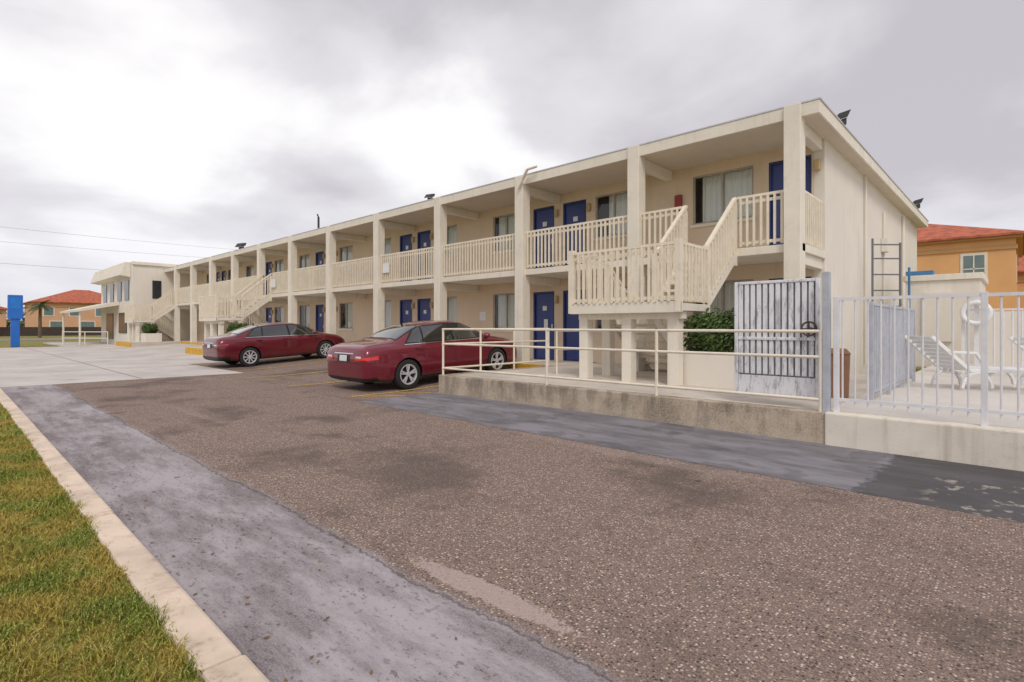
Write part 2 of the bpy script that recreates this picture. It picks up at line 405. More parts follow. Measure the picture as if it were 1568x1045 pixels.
def railing(b,p0,p1,h=1.06,step=.125,pw=.042,posts=True):
    p0=Vector(p0);p1=Vector(p1); L=(Vector((p1.x-p0.x,p1.y-p0.y))).length
    up=Vector((0,0,1))
    b.beam(p0+up*(h-.03),p1+up*(h-.03),.085,.05)
    b.beam(p0+up*(h-.14),p1+up*(h-.14),.03,.06)
    b.beam(p0+up*.10,p1+up*.10,.04,.06)
    n=max(1,int(L/step)); alongx=abs(p1.x-p0.x)>abs(p1.y-p0.y)
    for i in range(n):
        p=p0+(p1-p0)*((i+.5)/n)
        j=.006*random.uniform(-1,1)
        if alongx: b.box(p.x-pw/2+j,p.x+pw/2+j,p.y-.055,p.y-.02,p.z+.03,p.z+h-.06)
        else: b.box(p.x+.02,p.x+.055,p.y-pw/2+j,p.y+pw/2+j,p.z+.03,p.z+h-.06)
b=B()
shifts=[0,-22.6,-38.3]
openings=[(-5.3+s,-4.2+s) for s in shifts]
for i in range(len(cols)):
    xa=cols[i]-.15; xb=(cols[i+1]+.15) if i+1<len(cols) else XL
    segs=[(xb,xa)]
    for o0,o1 in openings:
        ns=[]
        for s0,s1 in segs:
            if o1<=s0 or o0>=s1: ns.append((s0,s1))
            else:
                if o0-s0>.1: ns.append((s0,o0))
                if s1-o1>.1: ns.append((o1,s1))
        segs=ns
    for s0,s1 in segs: railing(b,(s0,11.16,Z2),(s1,11.16,Z2))
railing(b,(-3.07,11.3,Z2),(-3.07,12.74,Z2))
b.obj('balcony_railing',railm,motel)
def stair(s,idx):
    b=B(); r=B(); pl=B()
    x0=-6.5+s; x1=-4.2+s; xf=-5.3+s; zl=1.80; yf=8.6; yb=9.8
    b.box(x0,x1,yf,yb,zl-.13,zl)
    b.box(x0-.02,x1+.02,yf-.03,yf-.002,zl-.16,zl+.03)
    for (px,py) in ((x0+.17,8.85),(-5.35+s,8.85),(-4.42+s,8.85),(x0+.17,9.65),(x1-.12,9.65)):
        b.box(px-.1,px+.1,py-.1,py+.1,.2,zl-.132)
    b.box(x0+.05,x1-.05,8.76,8.94,zl-.27,zl-.133)
    n=7; rise=(Z2-zl)/n; run=(11.09-yb)/(n-1)
    for i in range(1,n): 
        z=zl+rise*i; y=yb+run*(i-1); b.box(xf+.05,x1-.05,y-.02,y+run,z-.05,z)
    for x in (xf,x1-.05): b.prism([(yb-.12,zl-.12),(yb-.12,zl+.12),(11.085,Z2+.02),(11.085,Z2-.26)],'x',x,x+.048)
    n2=8; rise2=(zl-ZF)/n2; run2=.26
    for i in range(1,n2):
        z=zl-rise2*i; y=yb+run2*(i-1); b.box(x0+.05,xf-.15,y,y+run2+.02,z-.05,z)
    for x in (x0,xf-.15): b.prism([(yb,zl),(yb,zl-.26),(yb+run2*7-.25,ZF),(yb+run2*7+.12,ZF)],'x',x,x+.048)
    railing(r,(x0,yf,zl),(x1,yf,zl)); railing(r,(x0,yf,zl),(x0,yb,zl)); railing(r,(x1-.04,yf,zl),(x1-.04,yb-.05,zl))
    railing(r,(xf-.10,yb,zl),(xf+.05,yb,zl))
    railing(r,(x1-.04,yb-.1,zl+.02),(x1-.04,11.1,Z2)); railing(r,(xf,yb-.05,zl+.02),(xf,11.1,Z2))
    railing(r,(x0,yb,zl-.05),(x0,yb+run2*7,ZF)); railing(r,(xf-.14,yb,zl-.05),(xf-.14,yb+run2*7,ZF))
    for (px,py,pz) in ((x0,yf,zl),(x1-.03,yf,zl),(x1-.04,yb-.07,zl),(xf,yb-.05,zl),(x1-.04,11.05,Z2-.2),(xf,11.05,Z2-.2)):
        r.box(px-.05,px+.05,py-.05,py+.05,pz-.15,pz+1.10)
    b.obj('stair_structure_%d'%idx,trim,motel,.006); r.obj('stair_railing_%d'%idx,railm,motel)
    p=empty('planter' )
    q=B(); X0,X1,Y0,Y1=-4.5+s,-3.15+s,9.0,9.95
    q.box(X0,X1,Y0,Y0+.12,.2,.93); q.box(X0,X1,Y1-.12,Y1,.2,.93); q.box(X0,X0+.12,Y0+.12,Y1-.12,.2,.93); q.box(X1-.12,X1,Y0+.12,Y1-.12,.2,.93)
    q.obj('planter_walls',endw,p,.015)
    q=B(); q.box(X0+.12,X1-.12,Y0+.12,Y1-.12,.3,.86); q.obj('soil',M('soil',(.06,.04,.03),.95),p)
    hedge((X0+.02,X1-.1),(Y0+.0,Y1-.1),(.86,1.55 if idx else 1.70))
def hedge(xr,yr,zr,n=6500,ls=.05):
    cx,cy,cz=[(a+c)/2 for a,c in (xr,yr,zr)]; rx,ry,rz=[(c-a)/2 for a,c in (xr,yr,zr)]
    V=[];F=[]
    clumps=[(random.uniform(-.75,.75),random.uniform(-.7,.7),random.uniform(-.6,.7),random.uniform(.28,.5)) for _ in range(38)]
    for i in range(n):
        c=random.choice(clumps); d=Vector((random.gauss(0,1),random.gauss(0,1),random.gauss(0,1))).normalized()*c[3]*random.uniform(.75,1.25)
        p=Vector((cx+(c[0]+d.x)*rx*.95,cy+(c[1]+d.y)*ry*.95,cz+(c[2]+d.z)*rz*.95))
        a=Vector((random.gauss(0,1),random.gauss(0,1),random.gauss(0,1))).normalized(); u=a.orthogonal().normalized(); w=a.cross(u)
        l=ls*random.uniform(.6,1.2); o=len(V)
        V+=[p-u*l,p+w*l*.45+a*l*.1,p+u*l,p-w*l*.45+a*l*.1]; F.append((o,o+1,o+2,o+3))
    me=bpy.data.meshes.new('hedge'); me.from_pydata([tuple(v) for v in V],[],F); me.update(); me.materials.append(leafm)
    return link(bpy.data.objects.new('hedge',me))
for i,s in enumerate(shifts): stair(s,i)
b=B()
b.tube((-2.95,16.6,.4),(-2.95,16.6,5.3),.03); b.tube((-2.95,19.2,.4),(-2.95,19.2,4.8),.03); b.box(-2.99,-2.85,19.0,19.4,3.6,4.0)
b.tube((-2.95,22.8,.4),(-2.95,22.8,5.2),.04)
b.obj('wall_conduits',endw,motel,smooth=True)
lad=empty('wall_ladder'); b=B()
b.tube((-2.7,16.0,.37),(-2.7,16.0,3.6),.025); b.tube((-2.2,16.5,.37),(-2.2,16.5,3.5),.025)
for z in (1.9,2.3,2.7,3.1,3.45): b.tube((-2.7,16.0,z),(-2.2,16.5,z),.018)
b.obj('ladder_frame',M('steel_grey',(.16,.16,.18),.5),lad,smooth=True)
def flood(x,y,z,rz=0,sc=1.):
    e=empty('flood_light',(x,y,z),(0,0,rz)); b=B()
    b.tube((0,0,0),(0,0,.18*sc),.02*sc); b.prism([(-.2*sc,.12*sc),(.14*sc,.22*sc),(.20*sc,.36*sc),(-.04*sc,.30*sc)],'x',-.15*sc,.15*sc)
    b.obj('lamp_head',dark,e,.01); b=B(); b.box(-.09*sc,.09*sc,-.03*sc,.12*sc,.06*sc,.2*sc); b.obj('bracket',dark,e,.01)
    b=B(); b.prism([(-.19*sc,.105*sc),(.13*sc,.20*sc),(.14*sc,.21*sc),(-.19*sc,.117*sc)],'x',-.13*sc,.13*sc); b.obj('lens',white,e); return e
flood(-2.75,12.9,5.55,math.radians(-70),.9); flood(-2.75,23.9,5.55,math.radians(-70),1.1); flood(-14.35,11.15,5.57,.3,.8); flood(-31.0,11.15,5.57,.5,1.2)
b=B(); b.tube((-22,11.1,5.57),(-22,11.1,6.1),.045); b.tube((-22,11.1,6.1),(-21.9,11.0,6.2),.03); 
b.obj('roof_vent_pipe',dark,motel)
b=B(); b.tube((-9.9,10.9,5.45),(-9.7,10.85,5.65),.04); b.tube((-9.9,10.9,5.45),(-10.1,10.9,5.2),.035); b.tube((-9.7,10.85,5.65),(-9.4,10.9,5.68),.035); b.obj('downspout_bracket',trim,motel,smooth=True)
b=B(); b.box(-17.0,-16.6,11.06,11.075,3.35,3.7); b.box(-26.9,-26.3,11.06,11.075,3.3,3.7); b.obj('railing_notices',white,motel)
b=B(); b.box(-13.6,-13.3,YW-.01,YW-.002,1.6,1.9) ; b.obj('wall_notice',white,motel)
b=B(); b.box(-6.35,-6.17,YW-.08,YW-.002,4.3,4.7); b.obj('extinguisher_cabinet',M('red_cabinet',(.30,.03,.03),.4),motel,.01)
b=B(); b.box(XL,-8.9,11.02,YW+.7,0,ZF); 
for s in shifts[1:]: b.box(-7.2+s,-2.9+s,8.2,11.018,0,ZF)
b.obj('walkway',conc,None,.01)
b=B(); b.box(XL,-8.9,10.955,11.018,.1,ZF+.003); b.box(-29.8,-25.5,8.13,8.198,.05,ZF+.003); b.box(-45.3,-41.2,8.13,8.198,.05,ZF+.003); b.obj('walkway_kerb',yel,None,.008)
b=B(); b.box(-8.72,-1.72,7.33,YW+.7,0,ZF); b.obj('patio',conc)
b=B(); b.box(-8.9,-1.68,7.15,7.328,-.02,ZF+.012); b.box(-8.9,-8.722,7.33,10.95,-.02,ZF+.012); b.obj('retaining_wall',aggr,None,.015)
b=B(); b.box(-1.679,16,7.12,7.36,-.02,ZF+.02); b.obj('pool_retaining_wall',poolw,None,.02)
b=B(); b.box(-1.718,16,7.362,24,0,ZF); b.obj('pool_deck',M('deck_concrete',(.66,.62,.57),.85,.06,1,.2,60,dirt=.25))
gr=empty('guard_railing'); b=B()
for z in (1.34,1.03,.52): 
    b.tube((-8.85,7.22,z),(-1.70,7.22,z),.021); b.tube((-8.83,7.22,z),(-8.83,10.7,z),.021)
for x in (-8.83,-6.0,-3.9,-1.74): b.tube((x,7.22,ZF),(x,7.22,1.36),.024)
for y in (8.3,9.4,10.7): b.tube((-8.83,y,ZF),(-8.83,y,1.36),.024)
b.obj('rails',railm,gr,smooth=True)
b=B()
for z in (1.3,.9): b.tube((-7.2,9.0,z),(-7.2,10.8,z),.02)
for y in (9.0,10.8): b.tube((-7.2,y,ZF),(-7.2,y,1.3),.022)
b.obj('handrail',railm,gr,smooth=True)
gate=empty('metal_gate'); b=B()
gx0,gx1,gy,gz0,gz1=-2.84,-1.80,7.44,.47,2.0
n=12; w=(gx1-gx0-.1)/n
for i in range(n):
    x=gx0+.05+i*w; b.box(x+.004,x+w-.020,gy-.015,gy+.015,gz0+.3,gz1-.04)
b.obj('slats',gatem,gate,.004)
b=B(); b.box(gx0+.05,gx1-.05,gy+.02,gy+.03,gz0+.04,gz1-.04); b.obj('backing_sheet',M('gate_back',(.30,.30,.32),.7,.3,6),gate)
b=B(); b.box(gx0+.05,gx1-.05,gy-.02,gy+.018,gz0+.02,gz0+.28); b.obj('kick_plate',gatem,gate,.005)
b=B(); b.box(gx0,gx0+.048,gy-.025,gy+.025,gz0,gz1); b.box(gx1-.048,gx1,gy-.025,gy+.025,gz0,gz1); b.box(gx0+.05,gx1-.05,gy-.025,gy+.025,gz1-.038,gz1); 
b.box(gx0+.05,gx1-.05,gy-.03,gy-.017,1.22,1.26)
b.obj('frame',gatem,gate,.006)
b=B(); b.box(-1.72,-1.64,7.19,7.27,ZF,2.05); b.obj('gate_post',greyp,gate,.01)
b=B()
for i in range(16):
    a=2*math.pi*i/16; c=2*math.pi*(i+1)/16
    f=lambda t:(-1.90+.085*math.cos(t),gy-.1,1.37+.085*math.sin(t))
    b.tube(f(a),f(c),.012,6)
    if i%4==0: b.tube((-1.90,gy-.1,1.37),f(a),.009,6)
b.tube((-1.90,gy-.1,1.37),(-1.9,gy-.02,1.37),.02,8)
b.obj('latch_wheel',M('rusty_iron',(.07,.045,.035),.7,.3,20),gate,smooth=True)
def picket(name,p0,p1,zt,mat,step=.13,post=1.9,r=.011):
    e=empty(name); b=B(); p0=Vector(p0);p1=Vector(p1); L=(p1-p0).length; d=(p1-p0).normalized()
    for z in (zt,zt-.0-1.18): b.beam(p0+Vector((0,0,z)),p1+Vector((0,0,z)),.035,.035)
    n=int(L/step)
    for i in range(n):
        p=p0+d*(i+.5)*L/n; b.tube((p.x,p.y,zt-1.25),(p.x,p.y,zt),r,8)
    b.obj('pickets',mat,e); b=B(); k=max(1,round(L/post))
    for i in range(k+1):
        p=p0+d*L*i/k; b.box(p.x-.028,p.x+.028,p.y-.028,p.y+.028,min(ZF-.02,zt-1.25),zt+.03)
    b.obj('posts',mat,e,.005); return e
picket('pool_fence',(-1.58,7.24,0),(6.3,7.24,0),1.72,whitep,.125,1.33,.010)
picket('pool_fence',(-1.45,8.5,0),(-1.45,12.4,0),1.70,greyp,.15,1.3,.018)
picket('pool_fence',(-.9,15,0),(9,15,0),1.75,whitep,.14,2.2,.018)
b=B(); b.box(-.7,9,17.0,17.2,.3,1.75); b.obj('pool_screen_wall',endw)
sh=empty('equipment_shed'); b=B(); b.box(-2.3,-.75,18.2,21,.3,2.62); b.obj('walls',endw,sh,.01)
b=B(); b.box(-2.36,-.69,18.14,21.06,2.622,2.78); b.obj('roof_cap',trim,sh,.01)
b=B(); b.box(-1.9,-1.3,18.1,18.198,1.0,2.3); b.obj('shed_door',endw,sh); b=B(); b.tube((-2.2,18.0,.4),(-2.2,18.0,3.0),.03); b.box(-2.3,-1.7,18.2,18.6,2.79,2.9); b.obj('blue_pipe',M('pipe_blue',(.06,.2,.4),.5),sh)
t=empty('trash_can'); b=B(); b.tube((-1.93,8.9,ZF),(-1.93,8.9,1.0),.14,20,.16); b.obj('bin_body',brown,t,.01,True); b=B(); b.tube((-1.93,8.9,1.0),(-1.93,8.9,1.08),.175,20,.11); b.obj('bin_lid',brown,t,.01,True)
bpy.ops.mesh.primitive_torus_add(major_radius=.22,minor_radius=.05,major_segments=32,minor_segments=10,location=(-.68,14.9,1.68),rotation=(math.pi/2,0,0))
o=bpy.context.object; o.name='life_ring'; o.data.materials.append(white)
for p in o.data.polygons: p.use_smooth=True
b=B(); b.box(-.72,-.64,14.98,15.06,ZF,2.0); b.obj('life_ring_post',whitep)
def lounge(x,y,rz):
    e=empty('lounge_chair',(x,y,ZF),(0,0,rz)); b=B()
    for yy in (-.3,.3):
        b.beam((-.25,yy,.32),(.95,yy,.30),.05,.06)
        for cx in (-.35,.55):
            prev=None
            for i in range(9):
                t=math.pi*i/8; p=(cx+.22-.24*math.cos(t)*1.0,yy,.03+.26*math.sin(t))
                if prev: b.beam(prev,p,.045,.05)
                prev=p
        b.beam((-.25,yy,.32),(-.85,yy,.86),.05,.06)
        b.beam((-.6,yy,.62),(-.15,yy,.60),.05,.04); b.beam((-.15,yy,.60),(.05,yy,.32),.05,.04)
    for i in range(11): b.box(-.22+i*.105,-.14+i*.105,-.28,.28,.315,.335)
    for i in range(8):
        t=(i+.5)/8; b.beam((-.25-.6*t,-.28,.33+.54*t),(-.25-.6*t,.28,.33+.54*t),.02,.062)
    b.obj('chair_frame',white,e,.008); return e
lounge(-.62,11.7,math.radians(43)); lounge(.75,11.6,math.radians(35)); lounge(1.3,13.2,math.radians(45))
lob=empty('lobby_building'); b=B(); b.box(-56.3,-45.42,9.1,22,0,5.75); b.obj('walls',endw,lob,.02)
b=B(); b.prism([(9.095,4.9),(8.45,5.0),(8.75,5.95),(9.095,5.95)],'x',-56.9,-45.9); b.obj('mansard',trim,lob,.02)
b=B(); b.box(-56.4,-45.3,9.1,22.1,5.752,5.98); b.obj('parapet',trim,lob,.02)
b=B()
for x in (-55.2,-52.6,-50.,-47.6): b.box(x,x+1.3,9.05,9.098,3.3,4.7)
b.box(-54,-51.5,9.05,9.098,.4,2.4); b.box(-49.5,-47.0,9.05,9.098,.9,2.4); b.box(-45.418,-45.38,10.3,10.85,3.4,4.7)
b.obj('windows',M('dark_window',(.03,.035,.04),.1),lob)
b=B(); b.prism([(9.09,3.0),(6.6,2.45),(6.6,2.62),(9.09,3.3)],'x',-58,-49.5); b.obj('awning',trim,lob,.01)
b=B()
for x in (-57.7,-49.8): b.tube((x,6.8,0),(x,6.8,2.5),.07)
b.obj('awning_posts',trim,lob)
e=empty('entry_handrail'); b=B()
for z in (.55,1.0): b.tube((-50.5,5.9,z),(-47.2,8.0,z),.03)
for t_ in (0,.5,1): b.tube((-50.5+3.3*t_,5.9+2.1*t_,0),(-50.5+3.3*t_,5.9+2.1*t_,1.02),.03)
b.obj('rails',railm,e,smooth=True)
sg=empty('sign_pylon'); b=B(); b.box(-49.2,-48.9,3.05,3.5,0,2.6); b.obj('pole_cladding',sky_blue,sg,.02); b=B(); b.box(-49.3,-48.8,2.9,3.65,1.9,3.5); b.obj('sign_head',sky_blue,sg,.03)
b=B(); b.box(-48.798,-48.785,3.0,3.55,2.6,3.3); b.obj('sign_face',M('sign_face',(.02,.2,.65),.3,.1,4),sg)
def house(x0,x1,y0,y1,ze,zr,wm,tm,faces,name='stucco_house'):
    e=empty(name); b=B(); b.box(x0,x1,y0,y1,-.02,ze); b.obj('walls',wm,e)
    b=B(); o=.5; dx=min((x1-x0),(y1-y0))/2
    cx0,cx1=(x0+dx,x1-dx); cy0,cy1=(y0+dx,y1-dx)
    vs=[(x0-o,y0-o,ze),(x1+o,y0-o,ze),(x1+o,y1+o,ze),(x0-o,y1+o,ze),(x0-o,y0-o,ze+.12),(x1+o,y0-o,ze+.12),(x1+o,y1+o,ze+.12),(x0-o,y1+o,ze+.12),(cx0,cy0,zr),(cx1,cy1,zr)]
    if (x1-x0)>(y1-y0): fs=[(4,5,9,8),(5,6,9),(6,7,8,9),(7,4,8)]
    else: fs=[(4,5,8),(5,6,9,8),(6,7,9),(7,4,8,9)]
    b.add(vs,fs+[(0,3,2,1),(0,1,5,4),(1,2,6,5),(2,3,7,6),(3,0,4,7)]); b.obj('roof',terra,e)
    b=B(); b.box(x0-.08,x1+.08,y0-.08,y1+.08,ze-.75,ze-.5); b.box(x0-.3,x1+.3,y0-.3,y1+.3,ze-.14,ze-.003); b.obj('cornice',tm,e)
    bw=B(); bt=B()
    for f,a,z0,w,h in faces:
        if f=='y':
            bw.box(a,a+w,y0-.05,y0-.01,z0,z0+h); bt.box(a-.14,a+w+.14,y0-.04,y0-.003,z0-.14,z0+h+.14); bt.box(a+w/2-.03,a+w/2+.03,y0-.07,y0-.052,z0,z0+h); bt.box(a,a+w,y0-.07,y0-.052,z0+h/2-.03,z0+h/2+.03)
        else:
            bw.box(x1+.01,x1+.05,a,a+w,z0,z0+h); bt.box(x1+.003,x1+.04,a-.14,a+w+.14,z0-.14,z0+h+.14)
    bw.obj('windows',M('house_glass',(.16,.22,.22),.1),e); bt.obj('window_trim',trim,e); return e
house(-16,-.2,42,54,6.6,9.0,orange,otrim,[('y',-2.5,4.0,.95,1.6),('y',-8,4.2,1,1.6),('x',45,4.2,1,1.6)])
house(-14,9,58,70,5.6,8.0,orange,otrim,[('x',60,3,1,1.5)])
house(-128,-116,9.8,24,5.3,7.9,peach,otrim,[('x',11.2,3.2,1.2,1.3),('x',14.5,3.2,1.2,1.3),('x',18,3.2,1.2,1.3),('x',12,.6,1.5,1.6),('x',16,.6,1.8,1.6)])
house(-150,-138,-4,8,4.6,6.8,peach,otrim,[('x',2.2,2.3,1.2,1.3),('x',5.5,2.3,1.2,1.3)])
house(-190,-170,-30,-10,5.,7.2,peach,otrim,[('x',-20,2.5,1.2,1.3)])
b=B(); b.box(-105,-104.7,2,26,0,1.3); b.obj('boundary_wall',M('dark_wall',(.06,.045,.035),.8))
b=B(); b.box(-82,-72,-60,40,-.02,.0); b.obj('street',M('street_asphalt',(.24,.22,.22),.9))
def treeline(name,pts):
    V=[];F=[]
    for (x,y,h,w,n) in pts:
        for i in range(n):
            d=Vector((random.gauss(0,.45),random.gauss(0,.45),random.gauss(0,.4)))
            p=Vector((x+d.x*w,y+d.y*w,h*.55+d.z*h*.5)); 
            if p.z<0: p.z=abs(p.z)
            a=Vector((random.gauss(0,1),random.gauss(0,1),random.gauss(0,1))).normalized(); u=a.orthogonal(); w2=a.cross(u); l=.5; o=len(V)
            V+=[p-u*l,p+w2*l*.5,p+u*l,p-w2*l*.5]; F.append((o,o+1,o+2,o+3))
    me=bpy.data.meshes.new(name); me.from_pydata([tuple(v) for v in V],[],F); me.update(); me.materials.append(palmm); link(bpy.data.objects.new(name,me))
treeline('distant_trees',[(-200+random.uniform(-8,8),y,random.uniform(3,6),4,160) for y in range(-60,80,4)])
def palm(x,y,h,cr=1.6,n=22):
    e=empty('palm_tree',(x,y,0)); b=B(); prev=(0,0,-.05); k=6
    for i in range(1,k+1):
        p=(.06*math.sin(i),.05*i/k,h*i/k); b.tube(prev,p,.2-.05*(i-1)/k,10,.2-.05*i/k); prev=p
    b.obj('trunk',trunkm,e,smooth=True); V=[];F=[]; top=Vector(prev)
    for j in range(n):
        az=2*math.pi*j/n+random.uniform(-.15,.15); el=random.uniform(-.3,1.2); L=cr*random.uniform(.8,1.15)
        d=Vector((math.cos(az)*math.cos(el),math.sin(az)*math.cos(el),math.sin(el))); side=Vector((-math.sin(az),math.cos(az),0)); pp=top.copy(); seg=9
        for i in range(seg):
            t=i/seg; d=(d+Vector((0,0,-.17))).normalized(); q=pp+d*L/seg
            wd=L*.28*math.sin(math.pi*min(1,t+.12))+.03
            for sg_ in (-1,1):
                for hh in (0,.5):
                    c=pp+(q-pp)*hh; o=len(V); tip=c+side*sg_*wd+d*wd*.6+Vector((0,0,-wd*.45)); V+=[c,c+d*L/seg*.42,tip]; F.append((o,o+1,o+2))
            pp=q
    me=bpy.data.meshes.new('fronds'); me.from_pydata([tuple(v) for v in V],[],F); me.update(); me.materials.append(palmm); link(bpy.data.objects.new('fronds',me),e)
palm(-90,8.3,4.0); palm(-92,6.2,3.4,1.4); palm(-104,4.6,3.9)
wirem=M('wire_grey',(.20,.20,.21),.6)
def cable(name,p0,p1,sag,r=.011):
    cu=bpy.data.curves.new(name,'CURVE'); cu.dimensions='3D'; cu.bevel_depth=r; sp=cu.splines.new('POLY'); sp.points.add(20)
    for i in range(21):
        t=i/20; p=Vector(p0).lerp(Vector(p1),t); sp.points[i].co=(p.x,p.y,p.z-sag*4*t*(1-t),1)
    cu.materials.append(wirem); link(bpy.data.objects.new(name,cu))
cable('overhead_power_line',(-60,-25,10.2),(-90,55,14.2),.8); cable('overhead_power_line',(-60,-25,8.8),(-90,55,12.8),.8); cable('overhead_power_line',(-60,-25,7.2),(-70,40,7.6),.5)

# ------------------------------------------------------------ cars
def paint(name,col):
    m,nt,p=newmat(name); P=nt.obj()
    fl=nt.noise(P,900,2,.5); c=nt.mix(nt.rng(fl,.35,.7,0,.4),col,tuple(min(1,k*1.8) for k in col))
    z=nt.xyz(P)[2]; dust=nt.m('MULTIPLY',nt.rng(z,.55,.15),nt.rng(nt.noise(P,6,5,.7),.3,.7))
    c=nt.mix(nt.m('MULTIPLY',dust,.3),c,(.16,.12,.10))
    nt.l.new(c,p.inputs['Base Color']); p.inputs['Metallic'].default_value=.3; p.inputs['Roughness'].default_value=.30
    p.inputs['Coat Weight'].default_value=1.; p.inputs['Coat Roughness'].default_value=.03; return m
cg,ntg,pg=newmat('car_glass'); pg.inputs['Base Color'].default_value=(.02,.025,.025,1); pg.inputs['Roughness'].default_value=.02; pg.inputs['Coat Weight'].default_value=1.; pg.inputs['Specular IOR Level'].default_value=1.
tail,_,pt=newmat('tail_lamp'); pt.inputs['Base Color'].default_value=(.75,.015,.015,1); pt.inputs['Roughness'].default_value=.2; pt.inputs['Coat Weight'].default_value=1
head,_,ph=newmat('head_lamp'); ph.inputs['Base Color'].default_value=(.6,.62,.65,1); ph.inputs['Roughness'].default_value=.1; ph.inputs['Metallic'].default_value=.4
rubber=M('tyre_rubber',(.022,.022,.022),.85,.15,20); blk=M('black_trim',(.012,.012,.013),.45,.1,8); well=M('wheel_well_black',(.008,.008,.008),.95,.1,8,spec=.1); chrome=M('chrome',(.75,.75,.75),.12,.02,5,metal=1.); rim=M('alloy_rim',(.62,.62,.64),.35,.05,9,metal=.25)
whl=M('rear_lens_white',(.8,.7,.7),.2,.05,9); plate=M('licence_plate',(.7,.73,.75),.5,.2,60)
def car(loc,pitch,col,style,nm='parked_car'):
    e=empty(nm,loc,(0,-pitch,math.radians(90)))
    pm=paint('car_paint_%s'%style,col)
    if style=='a':
        st=[(-2.44,.36,.66,.72,.68,.50),(-2.41,.28,.86,.93,.83,.62),(-2.34,.25,.96,1.045,.875,.70),(-2.1,.23,.98,1.085,.90,.72),(-1.8,.20,.98,1.10,.905,.72),(-1.55,.20,.97,1.125,.91,.72),
        (-1.2,.20,.965,1.305,.91,.66),(-.8,.20,.96,1.43,.91,.605),(-.3,.19,.955,1.475,.91,.59),(.15,.19,.95,1.47,.91,.595),(.5,.19,.945,1.425,.91,.615),(.85,.19,.935,1.245,.91,.67),(1.2,.19,.925,1.05,.91,.72),
        (1.5,.19,.89,.985,.905,.72),(1.9,.19,.83,.925,.89,.70),(2.2,.20,.75,.85,.84,.64),(2.36,.24,.66,.75,.72,.54),(2.43,.30,.56,.62,.56,.42)]
    else:
        st=[(-2.38,.38,.62,.70,.66,.48),(-2.36,.30,.80,.90,.78,.58),(-2.29,.26,.95,1.06,.85,.66),(-2.1,.24,.985,1.10,.89,.69),(-1.85,.21,.98,1.115,.905,.70),(-1.68,.20,.97,1.15,.91,.69),
        (-1.3,.20,.955,1.30,.91,.64),(-.85,.20,.945,1.425,.91,.59),(-.3,.19,.93,1.465,.91,.575),(.2,.19,.92,1.455,.91,.58),(.6,.19,.91,1.385,.91,.61),(.95,.19,.90,1.215,.91,.665),(1.3,.19,.89,1.03,.91,.71),
        (1.55,.19,.865,.975,.905,.71),(1.9,.19,.81,.905,.885,.68),(2.2,.20,.72,.82,.82,.61),(2.35,.24,.62,.71,.68,.5),(2.41,.30,.53,.59,.52,.40)]
    V=[];F=[]
    for (x,zb,zs,zt,w,p6) in st:
        g=zt-zs; gh=min(1,max(0,(g-.12)/.3))
        h=[(0,zb),(.6*w,zb),(.93*w,zb+.03),(.985*w,zb+.15*(zs-zb)),(1.0*w,zb+.48*(zs-zb)),(.985*w,zb+.80*(zs-zb)),(.965*w,zb+.93*(zs-zb)),(.91*w,zs+.01)]
        z6=(zs+.62*g)*(1-gh)+(zt-.065)*gh
        mid=((.91*w+p6)/2+.02*gh, (zs+z6)/2+.0)
        h+=[mid,(p6,z6),(p6*.82,zt-.022*gh-.012),(p6*.45,zt-.004),(0,zt)]
        ring=h+[(-y,z) for y,z in h[-2:0:-1]]
        V.append([(x,y,z) for y,z in ring])
    n=len(V[0]); verts=[v for r in V for v in r]
    for i in range(len(V)-1):
        for j in range(n):
            a=i*n+j;b_=i*n+(j+1)%n; F.append((a,b_,b_+n,a+n))
    hm=n//2
    for base,fl in ((0,False),((len(V)-1)*n,True)):
        for j in range(hm):
            q=[base+j,base+j+1,base+(n-j-1)%n,base+(n-j)%n]
            q=list(dict.fromkeys(q))
            if len(q)>=3: F.append(tuple(q) if fl else tuple(reversed(q)))
    me=bpy.data.meshes.new('body'); me.from_pydata(verts,[],F); me.update()
    bm=bmesh.new(); bm.from_mesh(me); bmesh.ops.recalc_face_normals(bm,faces=bm.faces); bm.to_mesh(me); bm.free()
    ob=bpy.data.objects.new('tmp',me); C.objects.link(ob); md=ob.modifiers.new('s','SUBSURF'); md.levels=3; md.render_levels=3
    dg=bpy.context.evaluated_depsgraph_get(); dg.update()
    bme=bpy.data.meshes.new_from_object(ob.evaluated_get(dg)); bpy.data.objects.remove(ob)
    for p in bme.polygons: p.use_smooth=True
    def patch(name,mat,planes,nf,off):
        bm=bmesh.new(); bm.from_mesh(bme)
        bmesh.ops.delete(bm,geom=[f for f in bm.faces if not nf(f.normal,f.calc_center_median())],context='FACES')
        for co,no in planes:
            bmesh.ops.bisect_plane(bm,geom=list(bm.verts)+list(bm.edges)+list(bm.faces),plane_co=co,plane_no=no,clear_outer=True)
        bm.normal_update()
        if not bm.faces: bm.free(); return
        for v in bm.verts: v.co+=v.normal*off
        m2=bpy.data.meshes.new(name); bm.to_mesh(m2); bm.free(); m2.materials.clear(); m2.materials.append(mat)
        for p in m2.polygons: p.use_smooth=True
        o=bpy.data.objects.new(name,m2); link(o,e); return o
    def polyplanes(poly,ax):
        cx=sum(p[0] for p in poly)/len(poly); cy=sum(p[1] for p in poly)/len(poly); out=[]
        for i in range(len(poly)):
            p=poly[i];q=poly[(i+1)%len(poly)]; d=(q[0]-p[0],q[1]-p[1]); nn=(d[1],-d[0])
            if (cx-p[0])*nn[0]+(cy-p[1])*nn[1]>0: nn=(-nn[0],-nn[1])
            co=[0,0,0];no=[0,0,0]; co[ax[0]]=p[0];co[ax[1]]=p[1];no[ax[0]]=nn[0];no[ax[1]]=nn[1]
            out.append((Vector(co),Vector(no).normalized()))
        return out
    A=style=='a'; T=1.345 if A else 1.335
